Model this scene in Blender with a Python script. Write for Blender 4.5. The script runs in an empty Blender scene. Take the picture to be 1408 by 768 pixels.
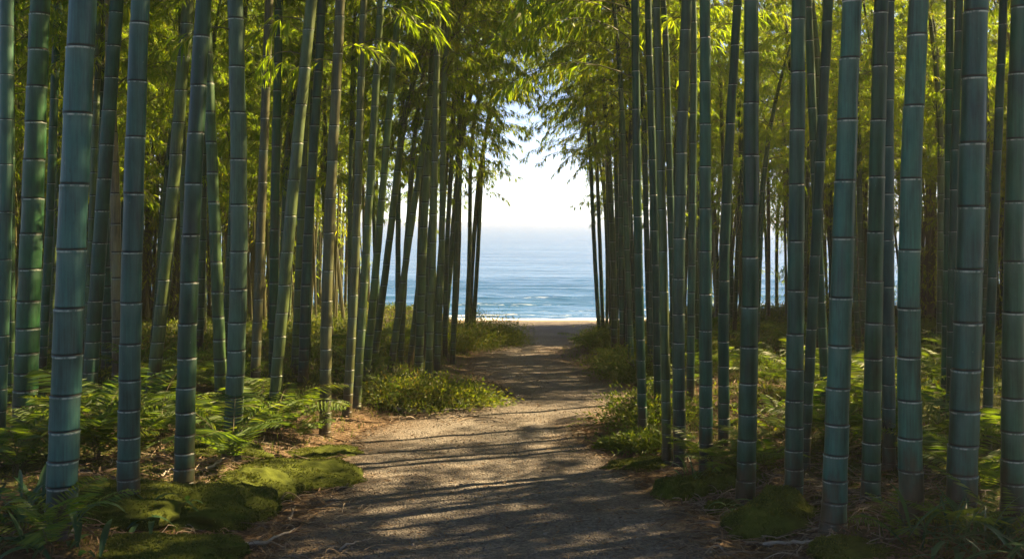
import bpy, math, random
import numpy as np
from mathutils import Vector, Quaternion

RNG = np.random.default_rng(7)
random.seed(7)
sc = bpy.context.scene
HAZE = .0014
COL = sc.collection
R = math.radians

# ------------------------------------------------------------------ camera
FPX, PW, PH, HORI = 1352.0, 1408.0, 768.0, 294.8
CAMZ = 1.5
cam = bpy.data.cameras.new('camera')
cam.sensor_width = 36.0
cam.lens = FPX / PW * 36.0
cam.shift_y = -(PH / 2 - HORI) / PW
cam.clip_start = 0.05
cam.clip_end = 20000
co = bpy.data.objects.new('camera', cam)
co.location = (0, 0, CAMZ)
co.rotation_euler = (R(90), 0, 0)
COL.objects.link(co)
sc.camera = co

# ------------------------------------------------------------------ light
SUN_AZ, SUN_EL = 64.0, 38.0
sd = bpy.data.lights.new('sun', 'SUN')
sd.energy = 5.0
sd.angle = R(0.5)
sd.color = (1.0, 0.74, 0.40)
so = bpy.data.objects.new('sun', sd)
sdir = Vector((math.sin(R(SUN_AZ)) * math.cos(R(SUN_EL)), math.cos(R(SUN_AZ)) * math.cos(R(SUN_EL)), math.sin(R(SUN_EL))))
so.rotation_mode = 'QUATERNION'
so.rotation_quaternion = sdir.to_track_quat('Z', 'Y')
so.location = sdir * 60
COL.objects.link(so)
w = bpy.data.worlds.new('World')
sc.world = w
w.use_nodes = True
nt = w.node_tree
bg = nt.nodes['Background']
sky = nt.nodes.new('ShaderNodeTexSky')
sky.sky_type = 'NISHITA'
sky.sun_disc = False
sky.sun_elevation = R(SUN_EL)
sky.sun_rotation = R(SUN_AZ)
sky.air_density = .55
sky.dust_density = .15
sky.ozone_density = 1.5
sky.altitude = 2500
nt.links.new(sky.outputs[0], bg.inputs[0])
bg.inputs[1].default_value = 0.052
sc.view_settings.view_transform = 'Standard'
sc.view_settings.look = 'None'
sc.view_settings.exposure = 2.55
sc.view_settings.gamma = 1
sc.cycles.use_denoising = True
sc.cycles.max_bounces = 10
sc.cycles.diffuse_bounces = 5
sc.cycles.transmission_bounces = 6
sc.cycles.sample_clamp_indirect = 6
sc.cycles.caustics_reflective = False
sc.cycles.caustics_refractive = False

# ------------------------------------------------------------------ helpers
def vnoise(x, y, seed=0):
    x = np.asarray(x, float); y = np.asarray(y, float)
    xi = np.floor(x).astype(np.int64); yi = np.floor(y).astype(np.int64)
    fx = x - xi; fy = y - yi
    fx = fx * fx * (3 - 2 * fx); fy = fy * fy * (3 - 2 * fy)
    def h(a, b):
        n = (a * 374761393 + b * 668265263 + seed * 1442695041) & 0xffffffff
        n = ((n ^ (n >> 13)) * 1274126177) & 0xffffffff
        return ((n ^ (n >> 16)) & 0xffff) / 65535.0
    a = h(xi, yi); b = h(xi + 1, yi); c = h(xi, yi + 1); d = h(xi + 1, yi + 1)
    return (a * (1 - fx) + b * fx) * (1 - fy) + (c * (1 - fx) + d * fx) * fy * 1.0

def fbm(x, y, seed=0, oct=3):
    s = 0; a = 0.5; f = 1.0
    for k in range(oct):
        s = s + a * (vnoise(np.asarray(x) * f, np.asarray(y) * f, seed + k) - 0.5)
        a *= 0.5; f *= 2.03
    return s * 2

def sstep(a, b, x):
    t = np.clip((np.asarray(x, float) - a) / (b - a), 0, 1)
    return t * t * (3 - 2 * t)

def mk_mesh(name, verts, faces, mats, attrs=None, smooth=False, midx=None):
    """faces: list of integer arrays (n,3) / (n,4)"""
    me = bpy.data.meshes.new(name)
    verts = np.asarray(verts, np.float32)
    me.vertices.add(len(verts))
    me.vertices.foreach_set('co', verts.ravel())
    fl = [np.asarray(f, np.int32) for f in faces if len(f)]
    loops = np.concatenate([f.ravel() for f in fl])
    tot = np.concatenate([np.full(len(f), f.shape[1], np.int32) for f in fl])
    start = np.concatenate([[0], np.cumsum(tot)[:-1]]).astype(np.int32)
    me.loops.add(len(loops))
    me.loops.foreach_set('vertex_index', loops)
    me.polygons.add(len(tot))
    me.polygons.foreach_set('loop_start', start)
    me.polygons.foreach_set('loop_total', tot)
    if midx is not None:
        me.polygons.foreach_set('material_index', np.concatenate([np.full(len(f), m, np.int32) for f, m in zip(fl, midx)]))
    me.polygons.foreach_set('use_smooth', np.full(len(tot), smooth, bool))
    for m in mats:
        me.materials.append(m)
    for k, v in (attrs or {}).items():
        at = me.attributes.new(k, 'FLOAT', 'POINT')
        at.data.foreach_set('value', np.asarray(v, np.float32))
    me.update()
    me.validate()
    return me

def link(name, data, parent=None, loc=None, color=None):
    o = bpy.data.objects.new(name, data)
    COL.objects.link(o)
    if parent is not None: o.parent = parent
    if loc is not None: o.location = loc
    if color is not None: o.color = (*color, 1)
    return o

def tag(o, label=None, cat=None, group=None, kind=None):
    if label: o['label'] = label
    if cat: o['category'] = cat
    if group: o['group'] = group
    if kind: o['kind'] = kind
    return o

def tube(pts, rads, n=6):
    """verts, quads of a tube along pts"""
    pts = np.asarray(pts, float); m = len(pts)
    T = np.gradient(pts, axis=0)
    T /= np.linalg.norm(T, axis=1)[:, None] + 1e-9
    ref = np.where(np.abs(T[:, 2:3]) > 0.9, np.array([[1., 0, 0]]), np.array([[0., 0, 1]]))
    A = np.cross(T, ref); A /= np.linalg.norm(A, axis=1)[:, None] + 1e-9
    B = np.cross(T, A)
    an = np.arange(n) / n * 2 * np.pi
    V = pts[:, None] + (A[:, None] * np.cos(an)[None, :, None] + B[:, None] * np.sin(an)[None, :, None]) * np.asarray(rads)[:, None, None]
    i = np.arange(m - 1)[:, None] * n; j = np.arange(n)[None]
    q = np.stack([i + j, i + (j + 1) % n, i + n + (j + 1) % n, i + n + j], -1).reshape(-1, 4)
    return V.reshape(-1, 3), q

class MB:
    """collects pieces of one mesh"""
    def __init__(s): s.v = []; s.f = {}; s.n = 0; s.r = []
    def add(s, v, q, mat=0, rnd=0.5):
        q = np.asarray(q)
        s.f.setdefault((mat, q.shape[1]), []).append(q + s.n)
        s.v.append(v); s.n += len(v)
        s.r.append(np.full(len(v), rnd) if np.isscalar(rnd) else rnd)
    def mesh(s, name, mats, smooth=False):
        ks = sorted(s.f)
        return mk_mesh(name, np.concatenate(s.v), [np.concatenate(s.f[k]) for k in ks], mats, {'rnd': np.concatenate(s.r)}, smooth, [k[0] for k in ks])

def norm(a): return a / (np.linalg.norm(a, axis=-1, keepdims=True) + 1e-9)

def leaves(P, D, length, width, rng, droop=0.15, fat=0.38):
    """kite leaves, folded a little; returns verts, quads, rnd"""
    n = len(P); D = norm(D)
    up = np.zeros((n, 3)); up[:, 2] = 1
    up += rng.normal(0, 0.45, (n, 3))
    S = norm(np.cross(D, up)); N = np.cross(S, D)
    length = np.broadcast_to(length, (n,))[:, None]; width = np.broadcast_to(width, (n,))[:, None]
    mid = P + D * length * fat
    tip = P + D * length; tip[:, 2] -= (length * droop)[:, 0]
    a = mid + S * width * .5 + N * width * .12
    b = mid - S * width * .5 + N * width * .12
    V = np.stack([P, a, tip, b], 1).reshape(-1, 3)
    q = np.arange(n * 4).reshape(n, 4)
    return V, q, np.repeat(rng.random(n), 4)

def strips(P, D, length, width, rng, seg=5, curl=1.0, profile='lance', upv=None):
    """arched ribbon leaves starting along D, falling under gravity"""
    n = len(P); D = norm(np.asarray(D, float)); pos = np.array(P, float)
    length = np.broadcast_to(length, (n,)); width = np.broadcast_to(width, (n,)); curl = np.broadcast_to(curl, (n,))
    S = norm(np.cross(D, np.array([0, 0, 1.0]) + rng.normal(0, .15, (n, 3))))
    rows = []
    for k in range(seg + 1):
        t = k / seg
        if profile == 'lance': wd = (math.sin(math.pi * min(1, t * .92 + .08)) ** .8) if t < 1 else 0.02
        else: wd = 1 - t * .93
        nrm = np.cross(S, D)
        rows.append((pos + S * (width * wd * .5)[:, None], pos - nrm * (width * wd * .12)[:, None], pos - S * (width * wd * .5)[:, None]))
        pos = pos + D * (length / seg)[:, None]
        D = D.copy(); D[:, 2] -= curl / seg
        D = norm(D)
    V = np.stack([np.stack(r, 1) for r in rows], 1)  # n, seg+1, 3, 3
    V = V.reshape(-1, 3)
    base = np.arange(n)[:, None, None] * ((seg + 1) * 3) + np.arange(seg)[None, :, None] * 3 + np.arange(2)[None, None, :]
    q = np.stack([base, base + 1, base + 4, base + 3], -1).reshape(-1, 4)
    return V, q, np.repeat(rng.random(n), (seg + 1) * 3)

# ------------------------------------------------------------------ materials
def nmat(name):
    m = bpy.data.materials.new(name); m.use_nodes = True
    nt = m.node_tree
    for n in list(nt.nodes): nt.nodes.remove(n)
    return m, nt, nt.nodes.new, nt.links.new

def ramp(nt, fac, stops):
    r = nt.nodes.new('ShaderNodeValToRGB')
    while len(r.color_ramp.elements) < len(stops): r.color_ramp.elements.new(0.5)
    for e, (p, c) in zip(r.color_ramp.elements, stops):
        e.position = p; e.color = (*c, 1) if len(c) == 3 else c
    nt.links.new(fac, r.inputs[0])
    return r.outputs[0]

def noise_tex(nt, vec, scale, detail=4, rough=.55):
    n = nt.nodes.new('ShaderNodeTexNoise'); n.inputs['Scale'].default_value = scale
    n.inputs['Detail'].default_value = detail; n.inputs['Roughness'].default_value = rough
    if vec is not None: nt.links.new(vec, n.inputs['Vector'])
    return n.outputs['Fac']

def mixc(nt, fac, a, b, mode='MIX'):
    m = nt.nodes.new('ShaderNodeMix'); m.data_type = 'RGBA'; m.blend_type = mode
    for s, v in ((0, fac), (6, a), (7, b)):
        if isinstance(v, (int, float)): m.inputs[s].default_value = v
        elif isinstance(v, tuple): m.inputs[s].default_value = (*v, 1)
        else: nt.links.new(v, m.inputs[s])
    return m.outputs[2]

def math_n(nt, op, a, b=None, c=None, clamp=False):
    m = nt.nodes.new('ShaderNodeMath'); m.operation = op; m.use_clamp = clamp
    for i, v in enumerate((a, b, c)):
        if v is None: continue
        if isinstance(v, (int, float)): m.inputs[i].default_value = v
        else: nt.links.new(v, m.inputs[i])
    return m.outputs[0]

def mapr(nt, v, a, b, c=0., d=1.):
    m = nt.nodes.new('ShaderNodeMapRange'); m.clamp = True
    nt.links.new(v, m.inputs[0])
    for i, x in enumerate((a, b, c, d)): m.inputs[i + 1].default_value = x
    return m.outputs[0]

def attr(nt, name):
    a = nt.nodes.new('ShaderNodeAttribute'); a.attribute_name = name
    return a.outputs['Fac']

def objcoord(nt, scale=None):
    t = nt.nodes.new('ShaderNodeTexCoord')
    if scale is None: return t.outputs['Object']
    m = nt.nodes.new('ShaderNodeMapping'); m.inputs['Scale'].default_value = scale
    nt.links.new(t.outputs['Object'], m.inputs['Vector'])
    return m.outputs['Vector']

def bump(nt, h, strength, dist):
    b = nt.nodes.new('ShaderNodeBump'); b.inputs['Strength'].default_value = strength; b.inputs['Distance'].default_value = dist
    nt.links.new(h, b.inputs['Height'])
    return b.outputs[0]

def principled(nt, col, rough=.6, nrm=None, spec=.5):
    p = nt.nodes.new('ShaderNodeBsdfPrincipled'); o = nt.nodes.new('ShaderNodeOutputMaterial')
    if isinstance(col, tuple): p.inputs['Base Color'].default_value = (*col, 1)
    else: nt.links.new(col, p.inputs['Base Color'])
    if isinstance(rough, (int, float)): p.inputs['Roughness'].default_value = rough
    else: nt.links.new(rough, p.inputs['Roughness'])
    p.inputs['Specular IOR Level'].default_value = spec
    if nrm is not None: nt.links.new(nrm, p.inputs['Normal'])
    nt.links.new(p.outputs[0], o.inputs[0])
    return p

def mat_culm():
    m, nt, new, ln = nmat('bamboo_culm')
    oi = new('ShaderNodeObjectInfo')
    oc = objcoord(nt)
    off = new('ShaderNodeVectorMath'); off.operation = 'ADD'
    ln(oc, off.inputs[0])
    cmb = new('ShaderNodeCombineXYZ')
    sc1 = math_n(nt, 'MULTIPLY', oi.outputs['Random'], 91.0)
    ln(sc1, cmb.inputs[0]); ln(sc1, cmb.inputs[2]); ln(cmb.outputs[0], off.inputs[1])
    mp = new('ShaderNodeMapping'); mp.inputs['Scale'].default_value = (1, 1, .04); ln(off.outputs[0], mp.inputs[0])
    mp2 = new('ShaderNodeMapping'); mp2.inputs['Scale'].default_value = (1, 1, .35); ln(off.outputs[0], mp2.inputs[0])
    streak = noise_tex(nt, mp.outputs[0], 120, 3)
    blotch = noise_tex(nt, mp2.outputs[0], 9, 5, .62)
    fleck = noise_tex(nt, mp2.outputs[0], 60, 4, .65)
    base = oi.outputs['Color']
    v = math_n(nt, 'ADD', mapr(nt, blotch, .3, .7, .45, 1.45), mapr(nt, streak, .3, .7, -.25, .25))
    hs = new('ShaderNodeHueSaturation'); ln(v, hs.inputs['Value']); ln(base, hs.inputs['Color'])
    c = hs.outputs[0]
    # waxy bloom wiped off in places
    c = mixc(nt, mapr(nt, blotch, .52, .72, 0, .42), c, (.036, .090, .064))
    # scratches and dark specks
    c = mixc(nt, mapr(nt, fleck, .66, .74, 0, .65), c, (.02, .025, .015))
    c = mixc(nt, mapr(nt, fleck, .30, .25, 0, .35), c, (.25, .27, .2))
    nd = attr(nt, 'node')
    c = mixc(nt, math_n(nt, 'MULTIPLY', mapr(nt, nd, 0, .22), mapr(nt, blotch, .35, .6, .1, .5)), c, (.085, .135, .105))
    mp3 = new('ShaderNodeMapping'); mp3.inputs['Scale'].default_value = (1, 1, .2); ln(off.outputs[0], mp3.inputs[0])
    brk = noise_tex(nt, mp3.outputs[0], 38, 3, .6)
    pale = math_n(nt, 'MULTIPLY', mapr(nt, nd, .25, .8), mapr(nt, brk, .40, .58, .10, .9))
    c = mixc(nt, pale, c, (.36, .40, .34))
    c = mixc(nt, mapr(nt, nd, -.2, -.8, 0, .93), c, (.014, .012, .009))
    # earth-stained, old sheath-brown foot
    sep = new('ShaderNodeSeparateXYZ'); ln(oc, sep.inputs[0])
    hz = math_n(nt, 'ADD', sep.outputs[2], math_n(nt, 'MULTIPLY', math_n(nt, 'SUBTRACT', blotch, .5), 1.0))
    lim = math_n(nt, 'MULTIPLY_ADD', oi.outputs['Random'], .16, .03)
    foot = math_n(nt, 'SUBTRACT', 1.0, mapr(nt, math_n(nt, 'SUBTRACT', hz, lim), -.06, .16))
    c = mixc(nt, math_n(nt, 'MULTIPLY', foot, .85), c, mixc(nt, fleck, (.018, .014, .007), (.085, .058, .030)))
    rough = mapr(nt, blotch, .3, .7, .34, .56)
    principled(nt, c, rough, bump(nt, math_n(nt, 'ADD', streak, math_n(nt, 'MULTIPLY', fleck, .4)), .12, .004), .32)
    return m

def mat_leaf(name, stops, tl_gain=(1.5, 1.4, .5), trans=.5, rough=.5):
    m, nt, new, ln = nmat(name)
    oi = new('ShaderNodeObjectInfo')
    f = math_n(nt, 'ADD', math_n(nt, 'MULTIPLY', attr(nt, 'rnd'), .7), math_n(nt, 'MULTIPLY', oi.outputs['Random'], .3))
    c = ramp(nt, f, stops)
    p = new('ShaderNodeBsdfPrincipled'); ln(c, p.inputs['Base Color']); p.inputs['Roughness'].default_value = rough
    p.inputs['Specular IOR Level'].default_value = .35
    t = new('ShaderNodeBsdfTranslucent'); ln(mixc(nt, 1.0, c, tl_gain, 'MULTIPLY'), t.inputs[0])
    mx = new('ShaderNodeMixShader'); mx.inputs[0].default_value = trans
    ln(p.outputs[0], mx.inputs[1]); ln(t.outputs[0], mx.inputs[2])
    o = new('ShaderNodeOutputMaterial'); ln(mx.outputs[0], o.inputs[0])
    return m

def mat_simple(name, stops, rough=.8, nscale=30, bstr=.4, spec=.3, rnd=True):
    m, nt, new, ln = nmat(name)
    n = noise_tex(nt, objcoord(nt), nscale, 4)
    f = n
    if rnd: f = math_n(nt, 'ADD', math_n(nt, 'MULTIPLY', n, .4), math_n(nt, 'MULTIPLY', attr(nt, 'rnd'), .62))
    principled(nt, ramp(nt, f, stops), rough, bump(nt, n, bstr, .01), spec)
    return m

M = {}
M['culm'] = mat_culm()
M['leaf'] = mat_leaf('bamboo_leaf', [(0, (.055, .105, .014)), (.45, (.092, .150, .016)), (.8, (.130, .170, .020)), (1, (.175, .175, .03))], (3.1, 2.85, .5), .6)
M['twig'] = mat_simple('bamboo_branch', [(.2, (.06, .07, .025)), (.8, (.13, .12, .05))], .6)
M['fern'] = mat_leaf('fern_green', [(0, (.035, .080, .018)), (.5, (.070, .120, .018)), (1, (.13, .15, .025))], (2.6, 2.3, .5), .5)
M['stalk'] = mat_simple('fern_stalk', [(.2, (.05, .05, .02)), (.8, (.11, .08, .03))], .6)
M['broad'] = mat_leaf('dwarf_bamboo_leaf', [(0, (.018, .055, .025)), (.6, (.035, .085, .035)), (1, (.08, .13, .04))], (1.6, 1.7, .6), .35, .38)
M['cover'] = mat_leaf('ground_cover_leaf', [(0, (.028, .060, .014)), (.5, (.060, .100, .016)), (.85, (.100, .120, .022)), (1, (.14, .10, .035))], (2.4, 2.1, .5), .45)
M['moss'] = mat_simple('moss', [(.25, (.022, .032, .006)), (.55, (.060, .075, .010)), (.8, (.10, .11, .014))], .95, 26, .8, .1)
M['straw'] = mat_simple('straw', [(.2, (.07, .050, .032)), (.6, (.17, .13, .09)), (1, (.30, .26, .20))], .8)
M['litter'] = mat_leaf('dry_leaf', [(0, (.055, .032, .018)), (.4, (.11, .068, .036)), (.8, (.19, .13, .075)), (1, (.24, .11, .045))], (1.2, 1, .8), .2, .7)
M['stick'] = mat_simple('dead_wood', [(.2, (.10, .08, .06)), (.8, (.30, .26, .21))], .85, 40, .6)
M['pebble'] = mat_simple('pebble', [(.15, (.07, .06, .052)), (.6, (.16, .135, .11)), (1, (.30, .26, .22))], .85, 60)
M['rock'] = mat_simple('rock', [(.3, (.06, .055, .05)), (.7, (.16, .15, .13))], .9, 14, .8)

# ------------------------------------------------------------------ the path and the ground
PYL = [768, 740, 700, 660, 635, 612, 597, 580, 566, 554, 545, 532, 515, 500, 485, 475, 465, 459, 455]
PXL = [330, 372, 425, 452, 462, 480, 500, 535, 600, 668, 690, 674, 655, 645, 664, 690, 712, 716, 640]
PYR = [768, 740, 700, 680, 660, 640, 625, 605, 590, 575, 560, 545, 530, 515, 500, 485, 475, 465, 459, 455]
PXR = [1015, 1000, 955, 918, 885, 858, 834, 806, 806, 832, 866, 882, 866, 822, 780, 766, 774, 792, 806, 900]
def d_of(y): return 1730.6 / (np.asarray(y, float) - HORI - 74.4)
_dl = d_of(PYL); _xl = (np.array(PXL) - 704) / FPX * _dl
_dr = d_of(PYR); _xr = (np.array(PXR) - 704) / FPX * _dr
def xl(d): return np.interp(d, _dl, _xl) + .05 * fbm(np.asarray(d) * 2.3, np.asarray(d) * 0 + 3, 11)
def xr(d): return np.interp(d, _dr, _xr) + .05 * fbm(np.asarray(d) * 2.3, np.asarray(d) * 0 + 9, 12)
def side(x, d):
    """metres outside the path (negative inside)"""
    x = np.asarray(x, float)
    return np.maximum(xl(d) - x, x - xr(d))
SEA = -1.21
def G(x, y):
    x = np.asarray(x, float); y = np.asarray(y, float)
    z = -0.055 * (np.clip(y, -6, 24) - 4)
    z = z - .09 * np.maximum(y - 24, 0) ** 1.0
    z = np.maximum(z, -6)
    s = side(x, y)
    damp = 1 - sstep(21.5, 24.5, y)
    bank = .10 * sstep(0, .7, s) + .10 * sstep(.6, 4, s)
    bank = bank + .075 * sstep(.1, .9, s) * (fbm(x * 1.3, y * 1.3, 21) + .2) + .05 * sstep(.1, .6, s) * fbm(x * 3.7, y * 3.7, 25)
    dune = .24 * np.exp(-((y - 22.6) / 1.7) ** 2) * sstep(.1, 1.2, s)
    z = z + bank * damp + dune + .02 * fbm(x * .9, y * .9, 31) + .006 * fbm(x * 9, y * 9, 33)
    return z
def ray(px, py):
    """ground point seen at photo pixel (px, py)"""
    kx = (px - 704) / FPX; kz = -(py - HORI) / FPX
    d = np.linspace(2.5, 40, 3000)
    f = CAMZ + kz * d - G(kx * d, d)
    i = np.argmax(f < 0)
    if f[i] >= 0: i = len(d) - 1
    return np.array([kx * d[i], d[i], G(kx * d[i], d[i])], float)

def graded(segs):
    out = [segs[0][0]]
    for a, b, st in segs:
        n = max(1, int(round((b - a) / st)))
        out += list(np.linspace(a, b, n + 1)[1:])
    return np.array(out)

gx = graded([(-70, -16, 6), (-16, -7, .35), (-7, 7, .06), (7, 16, .35), (16, 70, 6)])
gy = graded([(-60, -6, 6), (-6, 3, .5), (3, 12, .06), (12, 26, .12), (26, 34, .8), (34, 80, 8)])
X, Y = np.meshgrid(gx, gy)
Z = G(X, Y)
nx, ny = len(gx), len(gy)
ii = np.arange(ny - 1)[:, None] * nx + np.arange(nx - 1)[None]
quads = np.stack([ii, ii + 1, ii + nx + 1, ii + nx], -1).reshape(-1, 4)
S = side(X, Y)
litter_a = (1 - sstep(.15, .95, S + .35 * fbm(X * 2.2, Y * 2.2, 41))) * (1 - sstep(11, 16, Y) * .6)
moss_a = sstep(.25, .9, S + .5 * fbm(X * 1.6, Y * 1.6, 43)) * sstep(-.25, .25, fbm(X * 1.1 + 7, Y * 1.1, 45) + .12)
sand_a = sstep(21.8, 23.2, Y + 1.0 * fbm(X * .8, Y * .8, 47))

def mat_ground():
    m, nt, new, ln = nmat('forest_floor')
    g = objcoord(nt)
    n1 = noise_tex(nt, g, 5, 6, .65); n2 = noise_tex(nt, g, 38, 5, .65); n3 = noise_tex(nt, g, 140, 3, .6)
    soil = ramp(nt, n2, [(.3, (.022, .015, .010)), (.55, (.055, .037, .023)), (.75, (.10, .070, .045))])
    lit = ramp(nt, n2, [(.3, (.050, .032, .020)), (.5, (.115, .076, .045)), (.7, (.19, .135, .085))])
    mos = ramp(nt, n3, [(.3, (.020, .028, .006)), (.55, (.050, .062, .010)), (.75, (.085, .090, .014))])
    c = mixc(nt, mapr(nt, attr(nt, 'moss'), .2, .7), soil, mos)
    c = mixc(nt, attr(nt, 'litter'), c, lit)
    snd = ramp(nt, n2, [(.3, (.13, .095, .065)), (.7, (.25, .19, .13))])
    c = mixc(nt, attr(nt, 'sand'), c, snd)
    h = math_n(nt, 'ADD', math_n(nt, 'MULTIPLY', n2, .7), math_n(nt, 'MULTIPLY', n3, .3))
    principled(nt, c, .92, bump(nt, h, .9, .03), .2)
    return m
M['ground'] = mat_ground()
me = mk_mesh('ground', np.stack([X, Y, Z], -1).reshape(-1, 3), [quads], [M['ground']], {'litter': litter_a.ravel(), 'moss': moss_a.ravel(), 'sand': sand_a.ravel()}, True)
tag(link('ground', me), 'mossy forest floor strewn with brown leaf litter', None, None, 'structure')

def mat_path():
    m, nt, new, ln = nmat('gravel_path')
    g = objcoord(nt)
    vo = new('ShaderNodeTexVoronoi'); vo.inputs['Scale'].default_value = 75; ln(g, vo.inputs['Vector'])
    vo2 = new('ShaderNodeTexVoronoi'); vo2.inputs['Scale'].default_value = 34; ln(g, vo2.inputs['Vector'])
    sepc = new('ShaderNodeSeparateColor'); ln(vo.outputs['Color'], sepc.inputs[0])
    n1 = noise_tex(nt, g, 2.2, 6, .65); n2 = noise_tex(nt, g, 22, 6, .7); n3 = noise_tex(nt, g, 240, 2, .6)
    f = math_n(nt, 'ADD', math_n(nt, 'MULTIPLY', sepc.outputs[0], .45), math_n(nt, 'MULTIPLY', n2, .6))
    c = ramp(nt, f, [(.15, (.066, .060, .055)), (.5, (.140, .127, .115)), (.85, (.25, .228, .205))])
    c = mixc(nt, mapr(nt, n1, .42, .65, 0, .5), c, (.095, .074, .056))
    c = mixc(nt, mapr(nt, attr(nt, 'edge'), .0, 1, 0, .75), c, ramp(nt, n2, [(.3, (.050, .034, .022)), (.7, (.17, .12, .078))]))
    n4 = noise_tex(nt, g, .75, 4, .6)
    c = mixc(nt, mapr(nt, n4, .40, .62, .0, .42), c, (.060, .052, .046))
    c = mixc(nt, mapr(nt, n3, .62, .72, 0, .5), c, (.28, .25, .21))
    h = math_n(nt, 'ADD', math_n(nt, 'MULTIPLY', vo.outputs['Distance'], -.7), math_n(nt, 'MULTIPLY', vo2.outputs['Distance'], -.5))
    h = math_n(nt, 'ADD', h, math_n(nt, 'MULTIPLY', n2, .8))
    principled(nt, c, .93, bump(nt, h, .9, .018), .2)
    return m
M['path'] = mat_path()
py_ = graded([(-50, 3, 1.0), (3, 14, .05), (14, 24.2, .08)])
U = np.linspace(0, 1, 49)
PL = xl(py_)[:, None] - .12; PR = xr(py_)[:, None] + .12
PX = PL + (PR - PL) * U[None]
PYm = np.repeat(py_[:, None], len(U), 1)
PX = PX + .05 * fbm(PX * 5, PYm * 5, 51) * (np.abs(U - .5)[None] > .42)
edge_d = np.minimum(U, 1 - U)[None] * (PR - PL)
PZ = G(PX, PYm) + .012 - .03 * (1 - sstep(.02, .16, edge_d)) + .008 * fbm(PX * 4, PYm * 4, 53)
PZ = PZ - .02 * sstep(23.2, 24.2, PYm)
m_ = len(U)
ii = np.arange(len(py_) - 1)[:, None] * m_ + np.arange(m_ - 1)[None]
pq = np.stack([ii, ii + 1, ii + m_ + 1, ii + m_], -1).reshape(-1, 4)
ed = 1 - sstep(.05, .55, edge_d + .35 * fbm(PX * 2.5, PYm * 2.5, 55))
me = mk_mesh('path', np.stack([PX, PYm, PZ], -1).reshape(-1, 3), [pq], [M['path']], {'edge': ed.ravel()}, True)
tag(link('path', me), 'winding gravel path down to the beach', None, None, 'structure')

# ------------------------------------------------------------------ the sea
def mat_sea():
    m, nt, new, ln = nmat('sea_water')
    g1 = objcoord(nt, (.35, 1.6, 1)); g2 = objcoord(nt, (.05, .22, 1)); g3 = objcoord(nt, (.004, .03, 1))
    a = noise_tex(nt, g1, 2.2, 4, .6); b = noise_tex(nt, g2, 2.0, 4, .6); c3 = noise_tex(nt, g3, 2.0, 3, .5)
    h = math_n(nt, 'ADD', math_n(nt, 'MULTIPLY', a, .10), math_n(nt, 'MULTIPLY', b, .75))
    col = ramp(nt, c3, [(.3, (.012, .068, .150)), (.7, (.022, .090, .180))])
    gf = objcoord(nt, (1.2, 3.0, 1)); fn = noise_tex(nt, gf, 2.4, 5, .7)
    fo = attr(nt, 'foam')
    fm = mapr(nt, math_n(nt, 'ADD', fo, math_n(nt, 'MULTIPLY', math_n(nt, 'SUBTRACT', fn, .5), 1.1)), .42, .72)
    col = mixc(nt, fm, col, (.78, .80, .80))
    rough = mapr(nt, fm, 0, 1, .22, .8)
    principled(nt, col, rough, bump(nt, h, 1.0, .9), .5)
    return m
M['sea'] = mat_sea()
sx = graded([(-700, -60, 40), (-60, -18, 3), (-18, 18, .16), (18, 60, 3), (60, 700, 40)])
sy = graded([(24, 46, .07), (46, 120, 1.2), (120, 360, 12)])
X, Y = np.meshgrid(sx, sy)
Yw = Y + .9 * fbm(X * .22, Y * .16, 61) + .25 * fbm(X * .9, Y * .5, 62)
H = np.zeros_like(Y); F = np.zeros_like(Y)
for c_, hh, wd, fmn in ((26.6, .02, .30, .8), (27.7, .04, .38, .7), (29.3, .07, .50, .56), (31.6, .10, .7, .45), (35.0, .11, .9, .32), (39.5, .10, 1.1, .30)):
    dlt = Yw - c_
    H += hh * np.exp(-(dlt / wd) ** 2)
    gate = .55 + .9 * (vnoise(X * .35 + c_, Y * .1, 63) - .3)
    F += fmn * gate * np.exp(-((dlt + wd * .75) / (wd * .62)) ** 2)
F += .9 * (1 - sstep(25.5, 26.0, Yw))
near = 1 - sstep(40, 46, Y)
Z = SEA + (H + .04 * fbm(X * .7, Y * 1.6, 65)) * near
nx, ny = len(sx), len(sy)
ii = np.arange(ny - 1)[:, None] * nx + np.arange(nx - 1)[None]
quads = np.stack([ii, ii + 1, ii + nx + 1, ii + nx], -1).reshape(-1, 4)
me = mk_mesh('sea', np.stack([X, Y, Z], -1).reshape(-1, 3), [quads], [M['sea']], {'foam': np.clip(F, 0, 1.2).ravel()}, True)
tag(link('sea', me), 'blue sea with low foaming waves', None, None, 'structure')

# ------------------------------------------------------------------ bamboo
def branch_pts(P, az, el, L, droop, seg=7):
    pts = [np.array(P, float)]
    for k in range(seg):
        t = (k + .5) / seg
        e = el - (el + droop) * t ** 1.2
        pts.append(pts[-1] + L / seg * np.array([math.cos(az) * math.cos(e), math.sin(az) * math.cos(e), math.sin(e)]))
    return np.array(pts)

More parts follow.
